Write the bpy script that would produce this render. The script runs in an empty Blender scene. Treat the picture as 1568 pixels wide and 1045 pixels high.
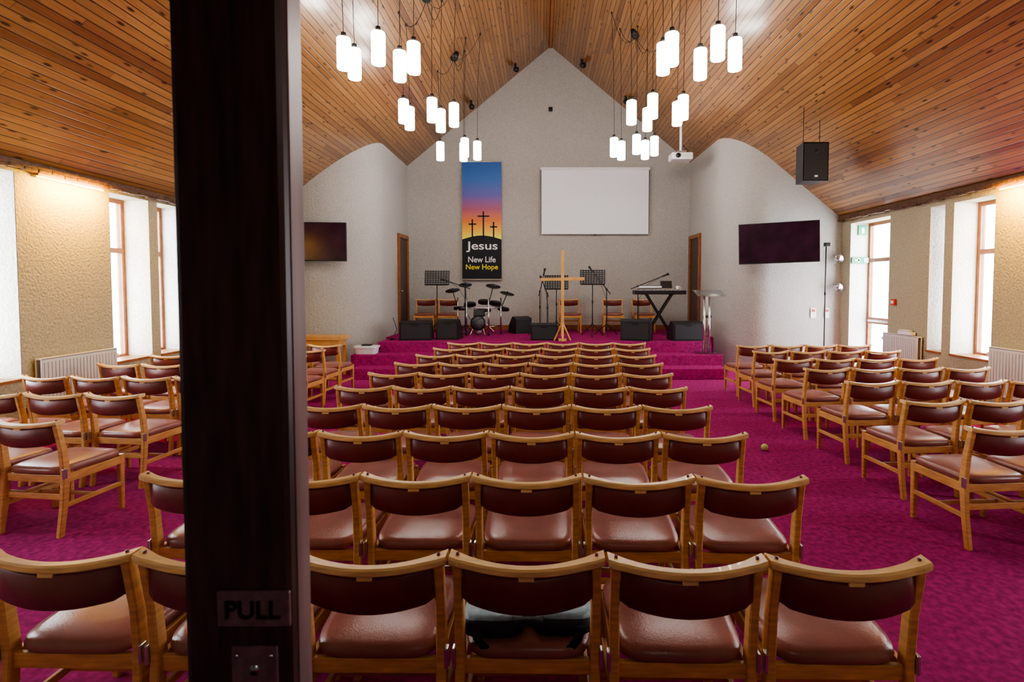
import bpy, bmesh, math, random
from mathutils import Vector, Matrix, Euler
random.seed(4)
sc=bpy.context.scene
# ------------------------------------------------------------------ materials
def newmat(name):
    m=bpy.data.materials.new(name); m.use_nodes=True
    nt=m.node_tree; b=nt.nodes['Principled BSDF']; return m,nt,b
def L(nt,a,b): nt.links.new(a,b)
def mat(name,c,rough=.5,metal=0,var=.12,scale=8,bump=0,bscale=60,stretch=(1,1,1),coat=0,spec=.5):
    m,nt,b=newmat(name)
    tc=nt.nodes.new('ShaderNodeTexCoord'); mp=nt.nodes.new('ShaderNodeMapping')
    mp.inputs['Scale'].default_value=stretch; L(nt,tc.outputs['Object'],mp.inputs['Vector'])
    n=nt.nodes.new('ShaderNodeTexNoise'); n.inputs['Scale'].default_value=scale; n.inputs['Detail'].default_value=5
    L(nt,mp.outputs[0],n.inputs['Vector'])
    r=nt.nodes.new('ShaderNodeValToRGB')
    r.color_ramp.elements[0].position=.3; r.color_ramp.elements[1].position=.7
    r.color_ramp.elements[0].color=[x*(1-var) for x in c]+[1]
    r.color_ramp.elements[1].color=[min(1,x*(1+var)) for x in c]+[1]
    L(nt,n.outputs['Fac'],r.inputs[0]); L(nt,r.outputs[0],b.inputs['Base Color'])
    b.inputs['Roughness'].default_value=rough; b.inputs['Metallic'].default_value=metal
    b.inputs['Coat Weight'].default_value=coat; b.inputs['Specular IOR Level'].default_value=spec
    if bump:
        n2=nt.nodes.new('ShaderNodeTexNoise'); n2.inputs['Scale'].default_value=bscale; n2.inputs['Detail'].default_value=4
        L(nt,mp.outputs[0],n2.inputs['Vector'])
        bp=nt.nodes.new('ShaderNodeBump'); bp.inputs['Strength'].default_value=bump; bp.inputs['Distance'].default_value=.02
        L(nt,n2.outputs['Fac'],bp.inputs['Height']); L(nt,bp.outputs[0],b.inputs['Normal'])
    return m
def emis(name,c,s):
    m,nt,b=newmat(name); b.inputs['Base Color'].default_value=(*c,1)
    b.inputs['Emission Color'].default_value=(*c,1); b.inputs['Emission Strength'].default_value=s; return m
M={}
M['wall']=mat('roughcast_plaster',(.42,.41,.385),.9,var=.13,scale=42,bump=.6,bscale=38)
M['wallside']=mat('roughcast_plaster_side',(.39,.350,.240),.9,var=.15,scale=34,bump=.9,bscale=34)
M['reveal']=mat('painted_reveal',(.66,.65,.62),.9,var=.10,scale=28,bump=.7,bscale=30)
M['carpet']=mat('magenta_carpet',(.38,.034,.170),.95,var=.34,scale=26,bump=.6,bscale=240,spec=.1)
M['wood']=mat('beech_wood',(.60,.315,.105),.40,var=.22,scale=9,stretch=(1,1,6),coat=.08)
M['woodx']=mat('beech_rail_wood',(.72,.46,.20),.36,var=.20,scale=9,stretch=(1,7,7),coat=.2)
M['frame']=mat('window_frame_wood',(.27,.10,.035),.4,var=.25,scale=10)
M['trim']=mat('eaves_trim_wood',(.10,.045,.02),.6,var=.5,scale=25,bump=.5)
M['doorwood']=mat('dark_door_wood',(.060,.026,.021),.36,var=.5,scale=60,stretch=(1,1,.12))
M['doorsheen']=mat('door_edge_painted_sheen',(.20,.12,.12),.33,var=.3,scale=30,stretch=(1,1,.1))  # paler colour paints in room light reflected on the door edge
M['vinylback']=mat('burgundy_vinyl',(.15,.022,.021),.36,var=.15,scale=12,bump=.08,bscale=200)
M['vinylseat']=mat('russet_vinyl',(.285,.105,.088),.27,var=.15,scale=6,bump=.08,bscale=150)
M['black']=mat('black_plastic',(.012,.012,.014),.45,var=.2)
M['grille']=mat('speaker_grille',(.025,.026,.03),.7,var=.5,scale=160)
M['steel']=mat('chrome_steel',(.6,.6,.62),.25,1,var=.05)
M['white']=mat('white_plastic',(.75,.76,.78),.4,var=.03)
M['rad']=mat('radiator_enamel',(.60,.58,.56),.4,var=.03)
M['screen']=mat('projection_screen',(.84,.88,.95),.8,var=.01)
M['tv']=mat('tv_glass_reflection_tint',(.030,.007,.024),.20,var=.5,scale=3,spec=.4)  # faint purple reflections painted into the glass colour
M['pine']=mat('light_pine',(.60,.33,.11),.4,var=.15,scale=6,stretch=(1,1,.3))
M['bag']=mat('slate_fabric',(.27,.39,.45),.5,var=.15,scale=40,bump=.2)
M['bagblack']=mat('black_fabric',(.012,.012,.015),.75,var=.3,scale=40,bump=.2)
M['ball']=mat('tennis_felt',(.60,.66,.25),.9,var=.1,scale=60,bump=.4)
M['pull']=mat('bronze_sign',(.19,.10,.115),.35,var=.25,scale=60)
M['pulltxt']=mat('engraved_letters',(.012,.006,.008),.6)
M['ink']=mat('banner_black',(.006,.006,.012),.7)
M['inkw']=mat('banner_white',(.8,.8,.8),.7,var=.02)
M['inky']=mat('banner_yellow',(.85,.75,.02),.7,var=.02)
M['green']=mat('exit_sign_green',(.02,.28,.12),.4)
M['red']=mat('red_plastic',(.5,.02,.02),.4)
M['mesh']=mat('drumhead_mesh',(.10,.10,.11),.6)
M['bronze']=mat('cymbal_rubber',(.03,.03,.035),.35)
M['bulb']=emis('opal_glass_lit',(1,.97,.92),17)
M['tube']=emis('warm_tube_lit',(1,.62,.05),6)
M['lobbyfill']=emis('lobby_added_fill_lit',(1,.88,.80),14)  # emission for the added lobby fill
# glass
m,nt,b=newmat('window_glass'); nt.nodes.remove(b)
o=nt.nodes['Material Output']; t=nt.nodes.new('ShaderNodeBsdfTransparent'); g=nt.nodes.new('ShaderNodeBsdfGlossy'); g.inputs['Roughness'].default_value=.05
mx=nt.nodes.new('ShaderNodeMixShader'); mx.inputs[0].default_value=.02
L(nt,t.outputs[0],mx.inputs[1]); L(nt,g.outputs[0],mx.inputs[2]); L(nt,mx.outputs[0],o.inputs[0]); M['glass']=m
m,nt,b=newmat('clear_acrylic'); nt.nodes.remove(b)
o=nt.nodes['Material Output']; t=nt.nodes.new('ShaderNodeBsdfTransparent'); t.inputs[0].default_value=(.86,.9,.92,1); g=nt.nodes.new('ShaderNodeBsdfGlossy'); g.inputs['Roughness'].default_value=.08
mx=nt.nodes.new('ShaderNodeMixShader'); mx.inputs[0].default_value=.3
L(nt,t.outputs[0],mx.inputs[1]); L(nt,g.outputs[0],mx.inputs[2]); L(nt,mx.outputs[0],o.inputs[0]); M['acrylic']=m
# ceiling boards
def ceiling_mat():
    m,nt,b=newmat('pine_ceiling_boards'); N=nt.nodes.new
    def math_(op,a,bv=None,c=None):
        n=N('ShaderNodeMath'); n.operation=op
        for i,v in enumerate((a,bv,c)):
            if v is None: continue
            if isinstance(v,(int,float)): n.inputs[i].default_value=v
            else: L(nt,v,n.inputs[i])
        return n.outputs[0]
    tc=N('ShaderNodeTexCoord'); s=N('ShaderNodeSeparateXYZ'); L(nt,tc.outputs['Object'],s.inputs[0])
    u=math_('MULTIPLY',s.outputs['X'],1.293/.088)
    bid=math_('FLOOR',u); fr=math_('FRACT',u)
    wn=N('ShaderNodeTexWhiteNoise'); wn.noise_dimensions='1D'; L(nt,bid,wn.inputs['W'])
    yy=math_('ADD',s.outputs['Y'],math_('MULTIPLY',wn.outputs['Value'],9.0))
    seg=math_('FLOOR',math_('DIVIDE',yy,3.6)); segf=math_('FRACT',math_('DIVIDE',yy,3.6))
    cb=N('ShaderNodeCombineXYZ'); L(nt,bid,cb.inputs[0]); L(nt,seg,cb.inputs[1])
    w2=N('ShaderNodeTexWhiteNoise'); w2.noise_dimensions='2D'; L(nt,cb.outputs[0],w2.inputs['Vector'])
    r=N('ShaderNodeValToRGB'); e=r.color_ramp.elements
    e[0].position=0; e[0].color=(.165,.064,.020,1); e[1].position=1; e[1].color=(.34,.162,.052,1)
    x=e.new(.15); x.color=(.245,.106,.033,1)
    L(nt,w2.outputs['Value'],r.inputs[0])
    # grain
    g=N('ShaderNodeCombineXYZ'); L(nt,math_('MULTIPLY',u,5),g.inputs[0]); L(nt,math_('MULTIPLY',yy,1.1),g.inputs[1]); L(nt,math_('MULTIPLY',bid,3.7),g.inputs[2])
    n=N('ShaderNodeTexNoise'); n.inputs['Scale'].default_value=1.4; n.inputs['Detail'].default_value=5; n.inputs['Distortion'].default_value=.6; L(nt,g.outputs[0],n.inputs['Vector'])
    gr=N('ShaderNodeMapRange'); gr.inputs[1].default_value=.3; gr.inputs[2].default_value=.7; gr.inputs[3].default_value=.68; gr.inputs[4].default_value=1.22; L(nt,n.outputs['Fac'],gr.inputs[0])
    # knots
    k=N('ShaderNodeCombineXYZ'); L(nt,math_('MULTIPLY',u,1.0),k.inputs[0]); L(nt,math_('MULTIPLY',yy,3.6),k.inputs[1]); L(nt,bid,k.inputs[2])
    v=N('ShaderNodeTexVoronoi'); v.inputs['Scale'].default_value=1.0; v.inputs['Randomness'].default_value=1; L(nt,k.outputs[0],v.inputs['Vector'])
    kr=N('ShaderNodeMapRange'); kr.inputs[1].default_value=.10; kr.inputs[2].default_value=.22; kr.inputs[3].default_value=.15; kr.inputs[4].default_value=1; L(nt,v.outputs['Distance'],kr.inputs[0])
    # groove
    d=math_('MINIMUM',fr,math_('SUBTRACT',1.0,fr))
    gv=N('ShaderNodeMapRange'); gv.inputs[1].default_value=.035; gv.inputs[2].default_value=.10; gv.inputs[3].default_value=.20; gv.inputs[4].default_value=1; L(nt,d,gv.inputs[0])
    ej=N('ShaderNodeMapRange'); ej.inputs[1].default_value=.0; ej.inputs[2].default_value=.003; ej.inputs[3].default_value=.3; ej.inputs[4].default_value=1; L(nt,segf,ej.inputs[0])
    f=math_('MULTIPLY',math_('MULTIPLY',gr.outputs[0],kr.outputs[0]),math_('MULTIPLY',gv.outputs[0],ej.outputs[0]))
    vm=N('ShaderNodeVectorMath'); vm.operation='SCALE'; L(nt,r.outputs[0],vm.inputs[0]); L(nt,f,vm.inputs['Scale'])
    L(nt,vm.outputs[0],b.inputs['Base Color'])
    bp=N('ShaderNodeBump'); bp.inputs['Strength'].default_value=.4; bp.inputs['Distance'].default_value=.006
    L(nt,math_('ADD',gv.outputs[0],math_('MULTIPLY',n.outputs['Fac'],.2)),bp.inputs['Height']); L(nt,bp.outputs[0],b.inputs['Normal'])
    b.inputs['Roughness'].default_value=.30; b.inputs['Coat Weight'].default_value=.8; b.inputs['Coat Roughness'].default_value=.15
    return m
M['ceil']=ceiling_mat()
# banner gradient
m,nt,b=newmat('banner_print'); tc=nt.nodes.new('ShaderNodeTexCoord'); s=nt.nodes.new('ShaderNodeSeparateXYZ'); L(nt,tc.outputs['Generated'],s.inputs[0])
r=nt.nodes.new('ShaderNodeValToRGB'); e=r.color_ramp.elements
e[0].position=.36; e[0].color=(.88,.80,.08,1); e[1].position=1; e[1].color=(.02,.10,.34,1)
for p,c in ((.42,(.88,.45,.05)),(.50,(.70,.20,.05)),(.60,(.38,.10,.18)),(.72,(.13,.12,.42)),(.85,(.04,.15,.46))):
    x=e.new(p); x.color=(*c,1)
L(nt,s.outputs['Z'],r.inputs[0]); L(nt,r.outputs[0],b.inputs['Base Color']); b.inputs['Roughness'].default_value=.6; M['banner']=m

# ------------------------------------------------------------------ mesh kit
class Asm:
    def __init__(s,name): s.name=name; s.bm=bmesh.new(); s.mats=[]
    def mi(s,k):
        if k not in s.mats: s.mats.append(k)
        return s.mats.index(k)
    def merge(s,t,k,smooth=False):
        i=s.mi(k)
        bmesh.ops.recalc_face_normals(t,faces=t.faces[:])
        for f in t.faces: f.material_index=i; f.smooth=smooth
        me=bpy.data.meshes.new('tmp'); t.to_mesh(me); t.free(); s.bm.from_mesh(me); bpy.data.meshes.remove(me)
    def box(s,c,d,k,rot=(0,0,0),bev=0,smooth=False):
        t=bmesh.new(); Mx=Matrix.Translation(c)@Euler(rot).to_matrix().to_4x4()@Matrix.Diagonal((*d,1))
        bmesh.ops.create_cube(t,size=1,matrix=Mx)
        if bev: bmesh.ops.bevel(t,geom=t.edges[:],offset=bev,segments=2,affect='EDGES',profile=.5)
        s.merge(t,k,smooth)
    def bb(s,x0,x1,y0,y1,z0,z1,k,bev=0):
        s.box(((x0+x1)/2,(y0+y1)/2,(z0+z1)/2),(abs(x1-x0),abs(y1-y0),abs(z1-z0)),k,bev=bev)
    def cyl(s,p0,p1,r,k,r2=None,n=16,smooth=True):
        p0=Vector(p0);p1=Vector(p1); d=p1-p0; t=bmesh.new()
        Mx=Matrix.Translation((p0+p1)/2)@d.to_track_quat('Z','Y').to_matrix().to_4x4()
        bmesh.ops.create_cone(t,cap_ends=True,segments=n,radius1=r,radius2=r if r2 is None else r2,depth=d.length,matrix=Mx)
        s.merge(t,k,smooth and n>8)
        return s
    def tube(s,pts,r,k,n=6):
        for a,b_ in zip(pts[:-1],pts[1:]): s.cyl(a,b_,r,k,n=n)
    def sph(s,c,r,k,sc_=(1,1,1)):
        t=bmesh.new(); bmesh.ops.create_uvsphere(t,u_segments=18,v_segments=12,radius=r,matrix=Matrix.Translation(c)@Matrix.Diagonal((*sc_,1))); s.merge(t,k,True)
    def loft(s,rings,k,smooth=False,caps=True):
        t=bmesh.new(); R=[[t.verts.new(p) for p in r] for r in rings]; n=len(R[0])
        for a,b_ in zip(R[:-1],R[1:]):
            for i in range(n): t.faces.new((a[i],a[(i+1)%n],b_[(i+1)%n],b_[i]))
        if caps: t.faces.new(R[0]); t.faces.new(R[-1])
        s.merge(t,k,smooth)
    def prism(s,pts,off,k):
        o=Vector(off); s.loft([[Vector(p) for p in pts],[Vector(p)+o for p in pts]],k)
    def mesh(s):
        me=bpy.data.meshes.new(s.name); s.bm.to_mesh(me); s.bm.free()
        for k in s.mats: me.materials.append(M[k])
        return me
    def done(s,loc=(0,0,0),rz=0,rx=0,ry=0):
        ob=bpy.data.objects.new(s.name,s.mesh()); sc.collection.objects.link(ob); ob.location=loc; ob.rotation_euler=(rx,ry,rz); return ob
def ring8(c,a,b,ax,ay,ch=.3):
    c=Vector(c);ax=Vector(ax);ay=Vector(ay); q=min(a,b)*ch
    P=[(a,b-q),(a-q,b),(-a+q,b),(-a,b-q),(-a,-b+q),(-a+q,-b),(a-q,-b),(a,-b+q)]
    return [c+ax*x+ay*y for x,y in P]
def sup(c,a,b,z,n=28,e=5,taper=0):
    out=[]
    for i in range(n):
        t=2*math.pi*i/n; ct,st=math.cos(t),math.sin(t)
        x=a*math.copysign(abs(ct)**(2/e),ct); y=b*math.copysign(abs(st)**(2/e),st)
        x*=1+taper*y/b
        out.append(Vector((c[0]+x,c[1]+y,z)))
    return out
X3=(1,0,0);Y3=(0,1,0);Z3=(0,0,1)

# ------------------------------------------------------------------ room
RX=.25; RZ=7.77; SL=.82
def cz(x): return RZ-SL*abs(x-RX)
XL,XR=-5.56,6.0; YW=10.45; YB=13.44; T=.45; Y0=.9
a=Asm('floor'); a.bb(-6.2,6.6,-1.5,13.9,-.12,0,'carpet'); a.done()
# ceiling : two sloping slabs
a=Asm('ceiling')
for xe in (XL-.06,XR+.06):
    a.prism([(RX,.6,cz(RX)),(xe,.6,cz(xe)),(xe,.6,cz(xe)+.2),(RX,.6,cz(RX)+.2)],(0,13.3,0),'ceil')
a.done()
zeL=cz(XL); zeR=cz(XR)
opL=[(1.5,2.15,.7),(3.2,3.85,.7),(4.87,5.57,.7),(6.78,7.46,.7),(7.62,8.2,.7)]  # nearest openings are unseen windows added to bring in daylight
opR=[(1.5,2.15,.7),(3.4,4.05,.7),(5.0,5.65,.7),(6.94,7.64,.7),(7.80,8.1,.7),(9.02,10.17,0.0)]  # nearest ones here also added out of view for extra daylight
wn=[0]
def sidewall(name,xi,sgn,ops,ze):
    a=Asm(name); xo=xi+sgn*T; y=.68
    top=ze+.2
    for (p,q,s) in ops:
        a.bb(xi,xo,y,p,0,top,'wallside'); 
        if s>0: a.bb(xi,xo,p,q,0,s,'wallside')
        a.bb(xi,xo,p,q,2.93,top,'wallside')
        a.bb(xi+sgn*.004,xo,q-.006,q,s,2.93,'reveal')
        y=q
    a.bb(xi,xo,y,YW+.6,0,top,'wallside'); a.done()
    for (p,q,s) in ops:
        wn[0]+=1; w=Asm(('window_%d'%wn[0]) if s>0 else 'door_1')
        x0=xo-sgn*.10; x1=xo-sgn*.03; f=.06
        w.bb(x0,x1,p,p+f,s,2.93,'frame'); w.bb(x0,x1,q-f,q-.007,s,2.93,'frame')
        w.bb(x0,x1,p+f,q-f,2.87,2.93,'frame'); w.bb(x0,x1,p+f,q-f,s,s+f,'frame'); w.bb(x0,x1,p+f,q-f,2.18,2.25,'frame')
        if s==0: w.bb(x0,x1,p+f,q-f,1.0,1.12,'frame'); w.bb(x0-sgn*.04,x0,p+.1,q-.1,1.04,1.08,'steel')
        xm=(x0+x1)/2; w.bb(xm-.004,xm+.004,p+f,q-f,s+f,2.87,'glass')
        if s>0: w.bb(xi-sgn*.02,x0,p+.002,q-.008,s,s+.03,'frame')
        w.done()
        ld=bpy.data.lights.new('sky_portal','AREA'); ld.shape='RECTANGLE'; ld.size=2.93-s; ld.size_y=q-p; ld.cycles.is_portal=True
        lo=bpy.data.objects.new('sky_portal',ld); sc.collection.objects.link(lo); lo.location=(xo,(p+q)/2,(s+2.93)/2); lo.rotation_euler=(0,sgn*math.radians(90),0)
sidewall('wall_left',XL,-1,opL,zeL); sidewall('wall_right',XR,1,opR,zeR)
# back gable wall
a=Asm('wall_back'); a.prism([(-5.9,YB,0),(6.3,YB,0),(6.3,YB,cz(6.3)+.05),(RX,YB,RZ+.05),(-5.9,YB,cz(-5.9)+.05)],(0,.3,0),'wall'); a.done()
def wing(name,xa,xs,xb,sgn):
    P=[(xa,YB),(xa,12.4),(xa,11.4)]
    for i in range(1,25):
        t=math.pi/2*(1-i/24); P.append((xs+(xa-xs)*math.sin(t),11.4-.95*math.cos(t)))
    P+= [(xb,YW),(xb,YB)]
    a=Asm(name); a.loft([[Vector((x,y,0)) for x,y in P],[Vector((x,y,cz(x)+.06)) for x,y in P]],'wall',caps=False)
    return a.done()
wing('wall_wing_left',-3.4,-4.7,XL-.02,-1); wing('wall_wing_right',3.8,4.6,XR+.02,1)
# rear wall with doorway; unseen lobby box added to keep the door dark
a=Asm('wall_rear')
a.bb(-6.0,-1.2,.66,.88,0,2.32,'wallside'); a.bb(1.25,6.4,.66,.88,0,2.32,'wallside')
a.prism([(-6.0,.66,2.32),(6.4,.66,2.32),(6.4,.66,cz(6.4)+.05),(RX,.66,RZ+.1),(-6.0,.66,cz(-6.0)+.05)],(0,.22,0),'wallside'); a.done()
a=Asm('unseen_lobby_wall'); a.bb(-1.7,-1.6,-1.4,.66,0,2.6,'wall'); a.bb(1.8,1.9,-1.4,.66,0,2.6,'wall'); a.bb(-1.7,1.9,-1.5,-1.4,0,2.6,'wall'); a.done()
a=Asm('unseen_lobby_ceiling'); a.bb(-1.7,1.9,-1.5,.66,2.6,2.7,'wall'); a.done()
a=Asm('lobby_added_fill'); a.cyl((.4,-.6,2.60),(.4,-.6,2.57),.17,'white',n=28); a.sph((.4,-.6,2.57),.15,'lobbyfill',(1,1,.4)); a.done()  # unseen fill added behind the camera to lift the door face
# eaves trim
for nm,x,s,z in (('trim_1',XL,1,zeL),('trim_2',XR,-1,zeR)):
    a=Asm(nm); 
    a.bb(x,x+s*.09,.9,YW,z-.035,z+.05,'trim',bev=.01)
    for i in range(60): 
        y=1+i*.158; a.box((x+s*.07,y+.08,z-.03+.008*math.sin(i*2.3)),(.06,.15,.04),'trim',rot=(random.uniform(-.05,.05),0,0),bev=.012)
    a.done()
# baseboards
a=Asm('baseboard_back'); a.bb(-3.39,3.79,YB-.025,YB,.6,.72,'frame'); a.done()
a=Asm('baseboard_left'); a.bb(XL,XL+.02,.9,YW,0,.12,'frame'); a.done()
a=Asm('baseboard_right'); a.bb(XR-.02,XR,.9,9.0,0,.12,'frame'); a.done()
a=Asm('trim_ridge'); a.bb(RX-.03,RX+.03,.9,YB,RZ-.045,RZ-.01,'frame'); a.done()
# stage & steps
a=Asm('stage_platform')
a.bb(-3.5,3.45,9.55,10.0,0,.2,'carpet',bev=.012); a.bb(-3.65,3.5,9.98,10.4,0,.4,'carpet',bev=.012)
P=[(-3.25,10.37),(3.4,10.37),(3.4,11.45),(3.79,11.45),(3.79,YB),(-3.39,YB),(-3.39,11.45),(-3.25,11.45)]
a.prism([(x,y,0) for x,y in P],(0,0,.6),'carpet'); a.done()
# alcove doors
for n,x,s in (('door_2',-3.4,1),('door_3',3.8,-1)):
    a=Asm(n); y0,y1=12.42,13.32
    a.bb(x,x+s*.05,y0,y0+.09,.6,2.98,'frame'); a.bb(x,x+s*.05,y1-.09,y1,.6,2.98,'frame'); a.bb(x,x+s*.05,y0+.09,y1-.09,2.89,2.98,'frame')
    a.bb(x,x+s*.02,y0+.09,y1-.09,.61,2.89,'doorwood'); a.cyl((x+s*.02,y0+.17,1.6),(x+s*.08,y0+.17,1.6),.02,'steel'); a.done()

# near glazed door leaf
a=Asm('door_4')
x0,x1=-.512,-.354
a.bb(x0,x1,.73,.785,.01,2.28,'doorwood',bev=.010)
a.bb(x1-.004,x1+.002,.742,.782,.02,2.27,'doorsheen',bev=.0008)  # thin strip carrying the painted edge sheen
a.bb(-1.19,-1.04,.73,.785,.01,2.28,'doorwood',bev=.006)
a.bb(-1.04,x0,.735,.78,2.14,2.28,'doorwood'); a.bb(-1.04,x0,.735,.78,.01,.3,'doorwood')
a.bb(-1.04,x0,.755,.761,.3,2.14,'glass')
a.box((-.409,.728,1.26),(.104,.006,.052),'pull',bev=.002)
a.box((-.409,.728,1.16),(.066,.006,.09),'pull',bev=.002)
for dx in (-.024,.024): a.cyl((-.409+dx,.726,1.193),(-.409+dx,.722,1.193),.003,'steel',n=10)
a.bb(-.413,-.405,.7235,.7255,1.13,1.17,'steel'); a.cyl((-.409,.7255,1.172),(-.409,.7235,1.172),.008,'steel')
door=a.done()
def text_mesh(s,width,height,k):
    cu=bpy.data.curves.new('txt','FONT'); cu.body=s; cu.size=1; cu.align_x='CENTER'; cu.align_y='CENTER'; cu.extrude=.002
    try: cu.offset=.012
    except: pass
    ob=bpy.data.objects.new('txt',cu); sc.collection.objects.link(ob); bpy.context.view_layer.update()
    me=bpy.data.meshes.new_from_object(ob.evaluated_get(bpy.context.evaluated_depsgraph_get()))
    bpy.data.objects.remove(ob)
    xs=[v.co.x for v in me.vertices]; ys=[v.co.y for v in me.vertices]
    w=max(xs)-min(xs); h=max(ys)-min(ys); cx=(max(xs)+min(xs))/2; cy=(max(ys)+min(ys))/2
    for v in me.vertices:
        v.co.x=(v.co.x-cx)*width/w; v.co.y=(v.co.y-cy)*height/h
    me.materials.clear(); me.materials.append(M[k]); return me
def add_text(name,s,w,h,k,loc,parent,rz=0,zsc=1):
    o=bpy.data.objects.new(name,text_mesh(s,w,h,k)); sc.collection.objects.link(o)
    o.rotation_euler=(math.radians(90),0,rz); o.location=loc; o.parent=parent; return o
add_text('pull_lettering','PULL',.078,.026,'pulltxt',(-.409,.7245,1.26),door)

# ------------------------------------------------------------------ chair
def chair_mesh():
    a=Asm('church_chair')
    for s in (-1,1):
        prof=[(-.03,0,.017,.019),(.0,.2,.017,.021),(.02,.42,.017,.025),(.005,.60,.016,.023),(-.03,.785,.016,.02)]
        a.loft([ring8((s*.236,y,z),w,d,X3,Y3) for y,z,w,d in prof],'wood')
        a.loft([ring8((s*.222,.445,z),w,w,X3,Y3) for z,w in ((0,.015),(.2,.018),(.425,.02))],'wood')
        a.box((s*.229,.233,.385),(.024,.41,.06),'wood',bev=.004)      # side seat rail
        a.box((s*.229,.225,.20),(.02,.43,.032),'wood',bev=.004)       # side stretcher
        a.box((s*.256,-.002,.43),(.012,.03,.07),'steel',bev=.003)      # linking bracket
        a.cyl((s*.236,-.03,.80),(s*.236,-.03,.813),.006,'vinylback',n=10)
    # wide shaped top rail, bowed back and dipped in the middle
    R=[]
    for i in range(17):
        t=-1+i/8; q=1-t*t
        dep=.029-.010*q+(.004 if abs(t)>.85 else 0)
        R.append(ring8((.263*t,-.024-.050*q,.795-.024*q**1.0),dep,.0145,Y3,Z3,.45))
    a.loft(R,'woodx',smooth=False)
    a.box((0,-.082,.750),(.052,.012,.022),'woodx',bev=.003)
    # upholstered back
    R=[]
    for i in range(17):
        t=-1+i/8; q=1-t*t; x=.222*t
        e=min(1,(1-abs(t))/.08+.82)
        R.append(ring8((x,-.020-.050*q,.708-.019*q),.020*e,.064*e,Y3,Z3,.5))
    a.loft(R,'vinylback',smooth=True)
    # seat cushion
    c=(0,.235)
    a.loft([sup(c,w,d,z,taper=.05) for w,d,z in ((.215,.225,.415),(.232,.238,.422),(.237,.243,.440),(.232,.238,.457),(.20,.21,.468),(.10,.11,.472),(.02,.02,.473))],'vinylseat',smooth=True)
    a.box((0,.445,.385),(.43,.022,.06),'wood',bev=.004); a.box((0,.02,.385),(.45,.022,.055),'wood',bev=.004)
    a.box((0,.23,.20),(.44,.02,.028),'wood',bev=.004)
    a.box((0,.015,.26),(.45,.014,.04),'wood',bev=.003)
    return a.mesh()
CH=chair_mesh()
def chair(x,y,z=0,rz=0):
    o=bpy.data.objects.new('church_chair',CH); sc.collection.objects.link(o); o.location=(x,y,z); o.rotation_euler=(0,0,rz); return o
P=.537
cent=[-.315,-.335,-.325,-.30,-.28,-.22,-.15,-.07,.01,.09]
for r in range(10):
    D=1.726+.745*r
    for i in range(6):
        x=cent[r]+(i-2.5)*P
        chair(x,D+.04-x*.02+random.uniform(-.006,.006),0,random.uniform(-.010,.010)-.015)
rowR=[(2.78,3.36),(2.91,4.16),(2.95,5.0),(2.95,5.8),(2.95,6.57),(3.01,7.36),(3.06,8.1)]
for (x0,D) in rowR:
    for i in range(4):
        an=math.radians(5); 
        chair(x0+.25+i*P*math.cos(an),D+.04+i*P*math.sin(an)*.3,0,an+random.uniform(-.02,.02))
rowL=[(-3.27,3.53,3),(-3.38,4.40,4),(-3.2,5.22,4),(-3.12,6.05,4),(-3.1,6.85,4),(-3.12,7.5,4),(-3.14,8.15,4)]
for (x0,D,n) in rowL:
    for i in range(n):
        an=-math.radians(6)
        chair(x0-.25-i*P*math.cos(an),D+.04+i*P*.04,0,an+random.uniform(-.02,.02))
for x in (-2.84,-2.28,.7,1.78,2.5): chair(x,12.95,.6,math.pi+random.uniform(-.1,.1))

# ------------------------------------------------------------------ pendants
k=1.12; ZC=4.36
cl=[([(532,5.40),(548,5.65),(584,5.28),(616,5.70),(637,5.50)],-1.66,5.5),
    ([(621,7.15),(630,7.45),(664,7.1),(677,7.55),(697,7.3)],-1.55,7.25),
    ([(676,9.24),(711,9.3),(713,9.0),(732,9.2)],-1.5,9.2),
    ([(1012,5.52),(1025,5.30),(1068,5.65),(1094,5.18),(1120,5.42)],1.6,5.4),
    ([(965,7.2),(989,7.5),(997,6.95),(1034,7.25),(1043,7.0)],1.6,7.1),
    ([(939,8.98),(950,9.2),(973,8.8),(986,9.15),(1000,8.9)],1.6,9.0)]
for L_,cx,cy in cl:
    a=Asm('pendant_light_cluster'); cx*=k; cy*=k; zc=cz(cx)
    a.cyl((cx,cy,zc+.05),(cx,cy,zc-.07),.10,'black',r2=.07); a.sph((cx,cy,zc-.07),.07,'black',(1,1,.6))
    for px,d in L_:
        x=(px-828)/800*d*k; y=d*k
        a.loft([[Vector((x+r*math.cos(t*math.pi/10),y+r*math.sin(t*math.pi/10),ZC+h)) for t in range(20)] for r,h in ((.055,-.177),(.072,-.172),(.076,-.160),(.076,.160),(.072,.172),(.05,.177))],'bulb',smooth=True)
        a.cyl((x,y,ZC+.17),(x,y,ZC+.235),.028,'black')
        hx=cx+(x-cx)*1.15; hy=cy+(y-cy)*1.15; hz=cz(hx)
        sag=[Vector((hx,hy,hz-.02)).lerp(Vector((cx,cy,zc-.08)),f)-Vector((0,0,.30*math.sin(math.pi*f)*(1 if (px%2) else .5))) for f in (0,.2,.4,.6,.8,1)]
        a.tube([(x,y,ZC+.23),(x+(hx-x)*.3,y+(hy-y)*.3,ZC+.23+(hz-ZC-.3)*.6),(hx,hy,hz-.02)],.0040,'black',n=5)
        a.tube(sag,.0040,'black',n=5)
        a.cyl((hx,hy,hz+.02),(hx,hy,hz-.03),.016,'black',n=10)
    a.done()

# ceiling spots
for x in (-.61,-1.68,.99,2.05):
    a=Asm('ceiling_spotlight'); z=cz(x); a.cyl((x,12.8,z+.03),(x,12.8,z-.08),.03,'black'); a.cyl((x,12.86,z-.10),(x+.03,12.70,z-.17),.055,'black',r2=.065); a.done()
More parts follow.
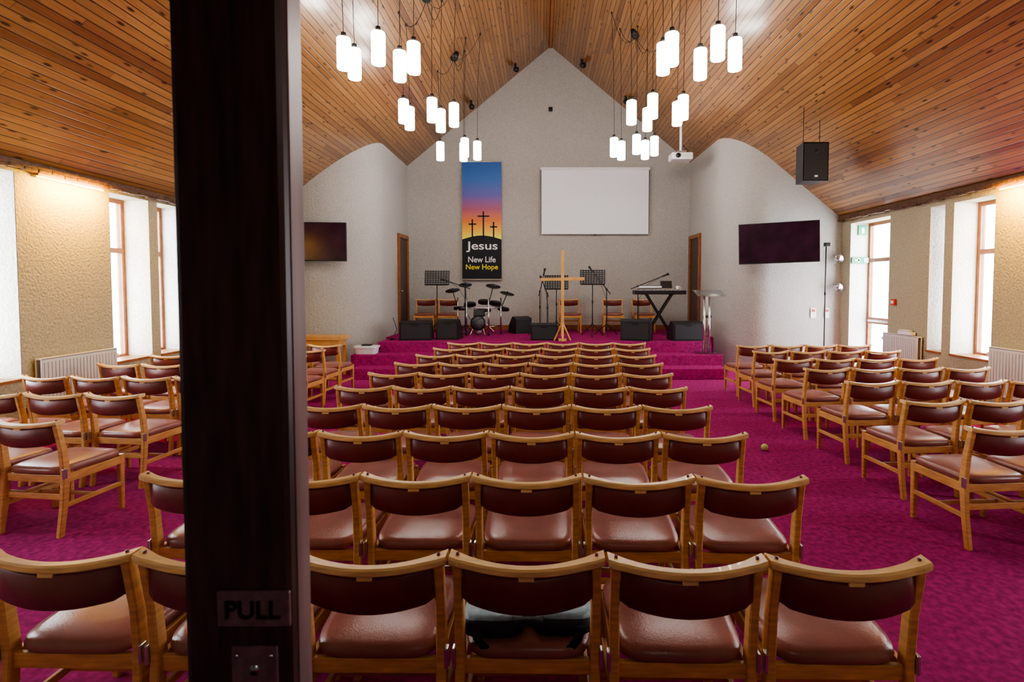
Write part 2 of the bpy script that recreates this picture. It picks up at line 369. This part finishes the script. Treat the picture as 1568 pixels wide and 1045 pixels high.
# projector
a=Asm('projector'); x,y,z=3.02,11.4,4.5
a.box((x,y,z),(.46,.34,.15),'white',bev=.03); a.cyl((x-.1,y-.16,z),(x-.1,y-.20,z),.05,'black'); a.box((x+.1,y-.172,z),(.16,.005,.08),'rad')
a.box((x,y,z+.10),(.2,.2,.04),'steel',bev=.005); a.cyl((x,y,z+.1),(x,y,cz(x)),.028,'white'); a.cyl((x,y,cz(x)-.1),(x,y,cz(x)-.02),.07,'white'); 
a.tube([(x+.1,y,z+.07),(x+.16,y,z+.14),(x+.05,y,z+.25)],.008,'black'); a.done()
# hanging speaker
a=Asm('hanging_speaker'); x,y=4.30,8.4
a.prism([(x-.20,y-.15,3.37),(x+.20,y-.15,3.37),(x+.15,y+.18,3.37),(x-.15,y+.18,3.37)],(0,0,.60),'black')
a.box((x,y-.155,3.67),(.36,.015,.56),'grille',bev=.005); a.box((x,y-.166,3.44),(.05,.004,.03),'white'); a.sph((x,y-.160,3.83),.03,'black',(1,.3,1))
for dx in (-.13,.13):
    a.cyl((x+dx,y,3.96),(x+dx,y,cz(x+dx)+.02),.005,'black',n=6)
a.done(rz=0)
# tvs
def tv(w,h,loc,rz,ry,wall):
    a=Asm('wall_television'); a.box((0,0,0),(w,.05,h),'black',bev=.006); a.box((0,-.027,.005),(w-.03,.004,h-.04),'tv'); a.box((0,.05,0),(.4,.06,.4),'black')
    a.box((0,.05+wall/2,0),(.08,wall,.12),'black')
    a.done(loc,rz=rz,ry=ry)
tv(1.42,.78,(4.55,10.05,2.55),-math.radians(20),-.025,.30); tv(1.35,.76,(-4.5,10.28,2.59),math.radians(5),0,.10)
# projector screen
a=Asm('projection_screen'); x0,x1,z0,z1=.017,2.74,3.065,4.66
a.bb(x0,x1,13.36,13.366,z0,z1,'screen'); a.bb(x0-.03,x1+.03,13.34,13.43,z1,z1+.07,'white',bev=.01); a.bb(x0,x1,13.35,13.375,z0-.025,z0,'white'); 
a.box(((x0+x1)/2,13.36,z0-.04),(.05,.02,.03),'black')
a.bb(x0-.012,x0,13.358,13.368,z0,z1,'grille'); a.bb(x1,x1+.012,13.358,13.368,z0,z1,'grille'); a.done()
# banner
bx,bt,bb_=-1.50,4.86,1.905
ba=Asm('church_banner'); ba.bb(bx-.5,bx+.5,13.37,13.378,bb_,bt,'banner'); ban=ba.done()
p=Asm('banner_artwork'); y=13.366
hill=[(bx-.5,y,bb_),(bx+.5,y,bb_)]+[(bx+.5-i*.1,y,2.91+.10*math.sin(math.pi*i/10)) for i in range(11)]
p.prism(hill,(0,.003,0),'ink')
for cx,zt,w in ((bx+.04,3.62,.30),(bx-.24,3.42,.20),(bx+.30,3.35,.18)):
    p.bb(cx-.018,cx+.018,y,y+.003,2.95,zt,'ink'); p.bb(cx-w/2,cx+w/2,y,y+.003,zt-.14,zt-.105,'ink')
p.bb(bx-.5,bx+.5,13.36,13.38,bt,bt+.03,'steel'); p.bb(bx-.5,bx+.5,13.36,13.38,bb_-.03,bb_,'steel')
po=p.done(); po.parent=ban
add_text('banner_title','Jesus',.80,.27,'inkw',(bx,13.363,2.72),ban)
add_text('banner_line_1','New Life',.70,.15,'inkw',(bx,13.363,2.40),ban)
add_text('banner_line_2','New Hope',.82,.17,'inky',(bx,13.363,2.19),ban)
a=Asm('wall_sensor'); a.box((.25,13.42,6.2),(.10,.06,.10),'black',bev=.01); a.done()

# ------------------------------------------------------------------ stage kit
def wedge(x,y,w=.55,h=.42,d=.42,rz=0,z=.6):
    a=Asm('stage_monitor_speaker')
    a.prism([(-w/2,-d/2,0),(-w/2,d/2,0),(-w/2,d/2-.03,h*.45),(-w/2,-d*.05,h),(-w/2,-d/2,h*.9)],(w,0,0),'black')
    a.box((0,-d/2-.004,h*.45),(w*.9,.01,h*.75),'grille',bev=.003); a.box((0,-d/2-.012,h*.8),(.14,.012,.03),'black',bev=.003)
    for s in (-1,1): a.box((s*(w/2+.004),0,h*.4),(.01,.14,.04),'grille')
    a.done((x,y,z),rz=rz)
wedge(-2.6,10.95,.66,.40,rz=.1); wedge(-1.93,11.05,.46,.42,rz=-.1); wedge(-.5,12.5,.42,.40,rz=.5); wedge(.07,10.95,.55,.35); wedge(2.0,10.85,.6,.44,rz=-.35); wedge(3.0,10.85,.64,.40,rz=.1)
def tripod(a,h,r=.28,z0=.28,base=(0,0)):
    for i in range(3):
        t=i*2*math.pi/3+.5; e=(base[0]+r*math.cos(t),base[1]+r*math.sin(t),.014)
        a.cyl((base[0],base[1],z0),e,.009,'black',n=8); a.sph(e,.014,'black')
    a.cyl((base[0],base[1],.1),(base[0],base[1],h),.011,'black',n=10); a.cyl((base[0],base[1],z0-.03),(base[0],base[1],z0+.03),.018,'black'); a.cyl((base[0],base[1],h*.62),(base[0],base[1],h*.62+.06),.017,'black')
def music_stand(x,y,h,rz=0):
    a=Asm('music_stand'); tripod(a,h)
    w,hh=.54,.34; ti=math.radians(-20)
    def P_(u,v): return Vector((u,.0+v*math.sin(-ti),h+v*math.cos(ti)))
    for i in range(8): v=-.02+i*hh/7.5; a.box(P_(0,v),(w,.006,.028),'black',rot=(ti,0,0))
    for i in range(10): u=-w/2+i*w/9; a.box(P_(u,hh/2-.02),(.024,.006,hh),'black',rot=(ti,0,0))
    a.box(P_(0,-.03)+Vector((0,-.03,0)),(w,.06,.008),'black',rot=(ti,0,0)); a.done((x,y,.6),rz=rz)
music_stand(-2.38,12.0,1.18,.1); music_stand(.37,12.3,1.08,0); music_stand(1.16,11.7,1.19,-.1)
def mic_stand(x,y,h,boom,rz=0):
    a=Asm('microphone_stand'); tripod(a,h,.3,.25); b0=Vector((0,0,h)); bv=Vector(boom)
    a.cyl(b0-bv*.3,b0+bv,.010,'black',n=8); a.sph(b0,.024,'black'); d=bv.normalized(); a.cyl(b0+bv,b0+bv+d*.13,.016,'black',r2=.02); a.sph(b0+bv+d*.15,.03,'grille')
    a.tube([b0+bv,b0+bv*.4+Vector((0,0,-.06)),b0+Vector((.02,0,-.3)),(.03,0,.3),(.12,.05,.014)],.004,'black'); a.done((x,y,.6),rz=rz)
mic_stand(-1.68,11.6,1.1,(-.38,0,.13)); mic_stand(-.02,11.8,1.0,(.08,.0,.35)); mic_stand(1.5,11.9,1.05,(-.30,0,.38)); mic_stand(2.25,12.1,1.12,(.55,0,.22)); mic_stand(.15,12.0,.95,(-.1,-.1,.25))
# electronic drum kit
a=Asm('electronic_drum_kit')
for s in (-1,1):
    a.cyl((s*.5,.1,.0),(s*.5,.1,.85),.019,'steel',n=12); a.cyl((s*.25,-.25,0),(s*.25,-.25,.85),.019,'steel',n=12); a.cyl((s*.5,.1,.62),(s*.25,-.25,.62),.017,'steel',n=12)
    a.cyl((s*.5,.1,.2),(s*.25,-.25,.2),.014,'steel',n=12)
    for q in ((s*.5,.1,0),(s*.25,-.25,0)): a.sph((q[0],q[1],.03),.03,'black')
a.cyl((-.25,-.25,.62),(.25,-.25,.62),.017,'steel',n=12)
def pad(c,r,tilt,k='mesh'):
    c=Vector(c); n=Vector((tilt[0],tilt[1],1)).normalized()
    a.cyl(c-n*.05,c,r,'black',n=24); a.cyl(c,c+n*.006,r*.88,k,n=24)
pad((-.2,-.05,.72),.14,(-.1,.35)); pad((.13,-.12,.78),.13,(.0,.4)); pad((.38,.05,.74),.14,(.1,.4)); pad((-.45,.18,.62),.16,(0,.2)); pad((.55,.3,.6),.14,(.1,.3))
def cym(c,r,tilt,base):
    c=Vector(c); n=Vector((tilt[0],tilt[1],1)).normalized()
    a.cyl(c-n*.008,c+n*.02,r,'bronze',r2=.05,n=28); a.cyl(c+n*.02,c+n*.05,.018,'black'); a.cyl(base,c,.011,'black',n=8)
cym((-.62,.1,1.02),.17,(-.2,.3),(-.5,.1,.6)); cym((-.28,-.2,1.15),.15,(-.1,.35),(-.25,-.25,.7)); cym((.35,-.15,1.12),.17,(.1,.35),(.25,-.25,.7)); cym((.65,.1,.95),.17,(.2,.3),(.5,.1,.6))
a.box((0,.0,.5),(.24,.05,.16),'black',rot=(-.4,0,0),bev=.01)
a.cyl((0,-.1,.28),(0,-.2,.28),.17,'black',n=28); a.cyl((0,-.2,.28),(0,-.21,.28),.14,'mesh',n=28)
for s in (-1,1): a.cyl((s*.1,-.15,.2),(s*.17,-.25,.01),.012,'steel',n=8)
a.box((0,.12,.045),(.1,.28,.02),'steel',rot=(.15,0,0)); a.box((-.35,.3,.045),(.1,.28,.02),'steel',rot=(.15,0,0))
a.cyl((.05,.65,.50),(.05,.65,.57),.17,'black',n=24); a.cyl((.05,.65,.1),(.05,.65,.5),.02,'steel')
for i in range(3): t=i*2.09; a.cyl((.05,.65,.25),(.05+.24*math.cos(t),.65+.24*math.sin(t),.015),.01,'steel',n=8)
a.tube([(-.25,-.25,.5),(-.1,-.3,.3),(.1,-.28,.4),(.3,-.2,.55)],.006,'black')
a.done((-1.43,12.05,.601))
# keyboard on X stand
a=Asm('keyboard_on_stand')
a.box((0,0,.98),(1.15,.30,.09),'black',bev=.015); a.box((0,-.09,1.027),(1.0,.13,.006),'white')
for i in range(36): a.box((-.48+i*.0274,-.065,1.034),(.011,.08,.01),'black') if i%7 not in (2,6) else None
for s in (-1,1):
    a.box((0,s*.08,.49),(.035,.035,1.12),'black',rot=(0,math.radians(32),0)); a.box((0,s*.08+.035,.49),(.035,.035,1.12),'black',rot=(0,-math.radians(32),0))
for s in (-1,1): a.box((s*.29,.03,.03),(.04,.42,.03),'black',bev=.005); a.box((s*.29,.03,.935),(.04,.36,.025),'black')
a.box((-.2,.06,1.09),(.5,.22,.05),'white',rot=(-.1,0,0),bev=.01); a.box((-.2,.06,1.12),(.44,.18,.01),'black',rot=(-.1,0,0))
a.box((.2,.08,1.06),(.26,.18,.02),'steel'); a.box((.2,.18,1.15),(.26,.01,.18),'black',rot=(-.25,0,0))
a.done((2.66,11.75,.6))
a=Asm('coffee_mug'); a.cyl((0,0,0),(0,0,.1),.042,'white',n=24); a.cyl((0,0,.096),(0,0,.101),.036,'black',n=20)
a.tube([(.04,0,.08),(.07,0,.07),(.07,0,.03),(.04,0,.02)],.007,'white',n=8); a.done((3.1,11.83,1.626))
# wooden cross
a=Asm('wooden_cross'); a.box((0,0,.97),(.06,.05,1.74),'pine',bev=.004); a.box((0,-.0,1.26),(.88,.045,.06),'pine',rot=(0,math.radians(-1),0),bev=.004)
for t in (0.5,2.6,4.7):
    a.cyl((0,0,.38),(.19*math.cos(t),.16*math.sin(t),.01),.02,'pine',n=8)
a.box((0,0,.03),(.16,.16,.05),'pine',bev=.006); a.done((.44,10.56,.6))
# acrylic lectern
a=Asm('acrylic_lectern')
a.box((0,0,.012),(.42,.30,.02),'acrylic',bev=.004); 
for s in (-1,1): a.cyl((s*.05,0,.02),(s*.05,0,1.13),.022,'steel',n=14)
a.box((0,0,.6),(.09,.008,1.05),'acrylic'); a.box((.05,0,1.18),(.56,.38,.014),'acrylic',rot=(.30,0,0),bev=.004); a.box((0,-.0,1.13),(.2,.1,.03),'steel'); a.box((.05,-.18,1.145),(.56,.012,.04),'acrylic')
a.box((.04,.02,.72),(.12,.05,.05),'black',bev=.01)
a.done((3.24,10.19,.402))
# pole stand right
a=Asm('lighting_stand'); tripod(a,2.5,.4,.5); a.box((0,-.03,2.5),(.1,.08,.07),'black',bev=.01); a.done((5.36,9.85,0))
# chrome wall spots
for z in (2.30,1.74):
    a=Asm('wall_spotlight'); x=5.86; a.cyl((x+.02,10.45,z),(x+.02,10.36,z),.03,'steel'); a.cyl((x+.02,10.36,z+.02),(x-.05,10.22,z-.05),.045,'steel',r2=.085); a.sph((x-.03,10.26,z-.03),.04,'white'); a.done()
# signs
a=Asm('exit_sign'); a.box((6.22,10.148,2.22),(.40,.02,.13),'green',bev=.004); a.box((6.32,10.136,2.22),(.12,.004,.09),'white'); a.box((6.13,10.136,2.22),(.1,.004,.03),'white'); a.box((6.15,10.136,2.22),(.03,.004,.08),'white'); a.done()
a=Asm('emergency_exit_sign'); a.box((6.22,10.148,2.80),(.17,.02,.19),'green',bev=.004); a.box((6.22,10.136,2.79),(.05,.004,.11),'white'); a.done()
a=Asm('fire_alarm_call_point'); a.box((5.975,8.85,1.45),(.04,.1,.1),'red',bev=.006); a.box((5.952,8.85,1.45),(.006,.06,.05),'white'); a.done()
for x,k_ in ((5.45,'white'),(5.72,'white')):
    a=Asm('wall_notice'); a.box((x,10.44,1.18),(.11,.012,.20),k_,bev=.003); a.box((x,10.432,1.23),(.07,.004,.05),'red'); a.done()
# radiators
def radiator(x,y0,y1,s,z0=.30,z1=.92):
    a=Asm('radiator'); n=int((y1-y0)/.045)
    a.bb(x+s*.03,x+s*.045,y0,y1,z0,z1,'rad',bev=.004); a.bb(x+s*.09,x+s*.105,y0,y1,z0,z1,'rad',bev=.004); a.bb(x+s*.03,x+s*.105,y0,y1,z1-.012,z1+.006,'rad',bev=.003)
    for i in range(n): y=y0+.03+i*(y1-y0-.03)/n; a.bb(x+s*.103,x+s*.113,y,y+.022,z0+.04,z1-.04,'rad')
    for i in (.1,.9): y=y0+(y1-y0)*i; a.bb(x,x+s*.04,y-.02,y+.02,z0+.1,z0+.2,'rad')
    a.cyl((x+s*.06,y0+.04,0),(x+s*.06,y0+.04,z0+.03),.01,'steel',n=8); a.cyl((x+s*.06,y1+.04,.0),(x+s*.06,y1+.04,.1),.01,'steel',n=8); a.cyl((x+s*.06,y1-.01,.1),(x+s*.06,y1+.05,.1),.01,'steel',n=8); a.cyl((x+s*.06,y1+.02,z1-.1),(x+s*.06,y1+.06,z1-.1),.03,'white',n=12); a.done()
radiator(XL,5.68,6.70,1); radiator(XR,5.75,6.85,-1); radiator(XR,8.15,8.98,-1)
a=Asm('paper_box'); a.box((0,0,.03),(.09,.3,.05),'white',bev=.008); a.box((0,.02,.07),(.07,.2,.03),'rad',rot=(0,0,.2),bev=.006); a.done((5.93,8.45,.927))
# table left
a=Asm('wooden_bench'); a.bb(-4.95,-3.75,9.75,10.2,.70,.78,'pine',bev=.006); 
a.bb(-4.9,-3.8,9.78,10.17,.58,.70,'pine')
for x in (-4.88,-3.82):
    for y in (9.8,10.14): a.bb(x-.03,x+.03,y-.03,y+.03,0,.58,'pine')
a.done()
a=Asm('storage_box'); a.loft([sup((0,0),w,d,z,e=8) for w,d,z in ((.19,.12,0),(.21,.14,.12),(.225,.155,.12),(.225,.155,.15),(.2,.13,.155))],'white'); a.box((0,-.0,.165),(.18,.14,.03),'grille',bev=.008); a.done((-3.4,10.18,.402))
# cable by left wedge
a=Asm('stage_cable')
pts=[(-3.12+.06*math.sin(i*.9),10.75+.08*math.cos(i*1.3)+i*.02,.608) for i in range(14)]; a.tube(pts,.007,'black'); a.tube([(-3.37,11.9,1.0),(-3.2,11.6,.75),(-3.15,11.0,.61)],.007,'black'); a.done()
# yellow wall lights
for nm,x,s,y0,y1 in (('wl',XL,1,5.75,6.65),('wr',XR,-1,5.85,6.85)):
    z=(zeL if s>0 else zeR)
    a=Asm('eaves_strip_light'); a.bb(x+s*.03,x+s*.085,y0,y1,z-.075,z-.037,'frame'); a.cyl((x+s*.05,y0+.02,z-.083),(x+s*.05,y1-.02,z-.083),.012,'tube'); a.done()
    ld=bpy.data.lights.new('eaves_glow','AREA'); ld.shape='RECTANGLE'; ld.size=.05; ld.size_y=(y1-y0)*.85; ld.energy=48; ld.color=(1,.50,.0)
    lo=bpy.data.objects.new('eaves_glow',ld); sc.collection.objects.link(lo); lo.location=(x+s*.24,(y0+y1)/2,z-.11); lo.rotation_euler=(0,s*math.radians(42),0)
# tennis ball
a=Asm('tennis_ball'); a.sph((0,0,.036),.036,'ball'); a.done((2.34,5.4,0))
# bag on front chair
a=Asm('camera_bag')
def bagbox(cx,cy,w,d,z0,z1,k_,e=4,tz=0):
    a.loft([sup((cx,cy),w*q,d*q,z0+(z1-z0)*f,e=e) for q,f in ((.9,0),(1,.15),(1.02,.5),(.98,.85),(.85,.97),(.3,1.0))],k_,smooth=True)
bagbox(-.125,.0,.11,.085,0,.06,'bagblack'); bagbox(.125,.01,.105,.085,0,.06,'bagblack'); bagbox(.0,.08,.22,.07,0,.075,'bag'); bagbox(-.125,.01,.107,.08,.040,.074,'bag'); bagbox(.125,.02,.104,.08,.040,.076,'bag')
for s in (-1,1):
    a.loft([ring8(p_,.016,.004,X3,Z3) for p_ in ((s*.17,-.03,.05),(s*.185,-.085,.04),(s*.175,-.10,.012),(s*.15,-.10,-.02))],'bagblack')
a.loft([ring8(p_,.012,.012,Y3,Z3) for p_ in ((-.06,-.04,.04),(-.045,-.075,.06),(0,-.085,.066),(.045,-.075,.06),(.06,-.04,.04))],'bagblack',smooth=True)
a.done((-.045,1.875,.476))
# ------------------------------------------------------------------ world, camera
w=bpy.data.worlds.new('overcast_sky'); sc.world=w; w.use_nodes=True
bg=w.node_tree.nodes['Background']; bg.inputs[0].default_value=(.88,.94,1,1); bg.inputs[1].default_value=13.5
cam=bpy.data.cameras.new('camera'); co=bpy.data.objects.new('camera',cam); sc.collection.objects.link(co); sc.camera=co
cam.sensor_width=36; cam.lens=18.37; cam.shift_x=-44/1568; cam.shift_y=-52/1568; cam.clip_start=.05
co.location=(0,0,1.72); co.rotation_euler=(math.radians(90-2.3),0,0)
cam.dof.use_dof=True; cam.dof.focus_distance=6; cam.dof.aperture_fstop=6.3
sc.view_settings.view_transform='AgX'
try: sc.view_settings.look='AgX - Medium High Contrast'
except Exception as ex: print(ex)
sc.view_settings.exposure=.85
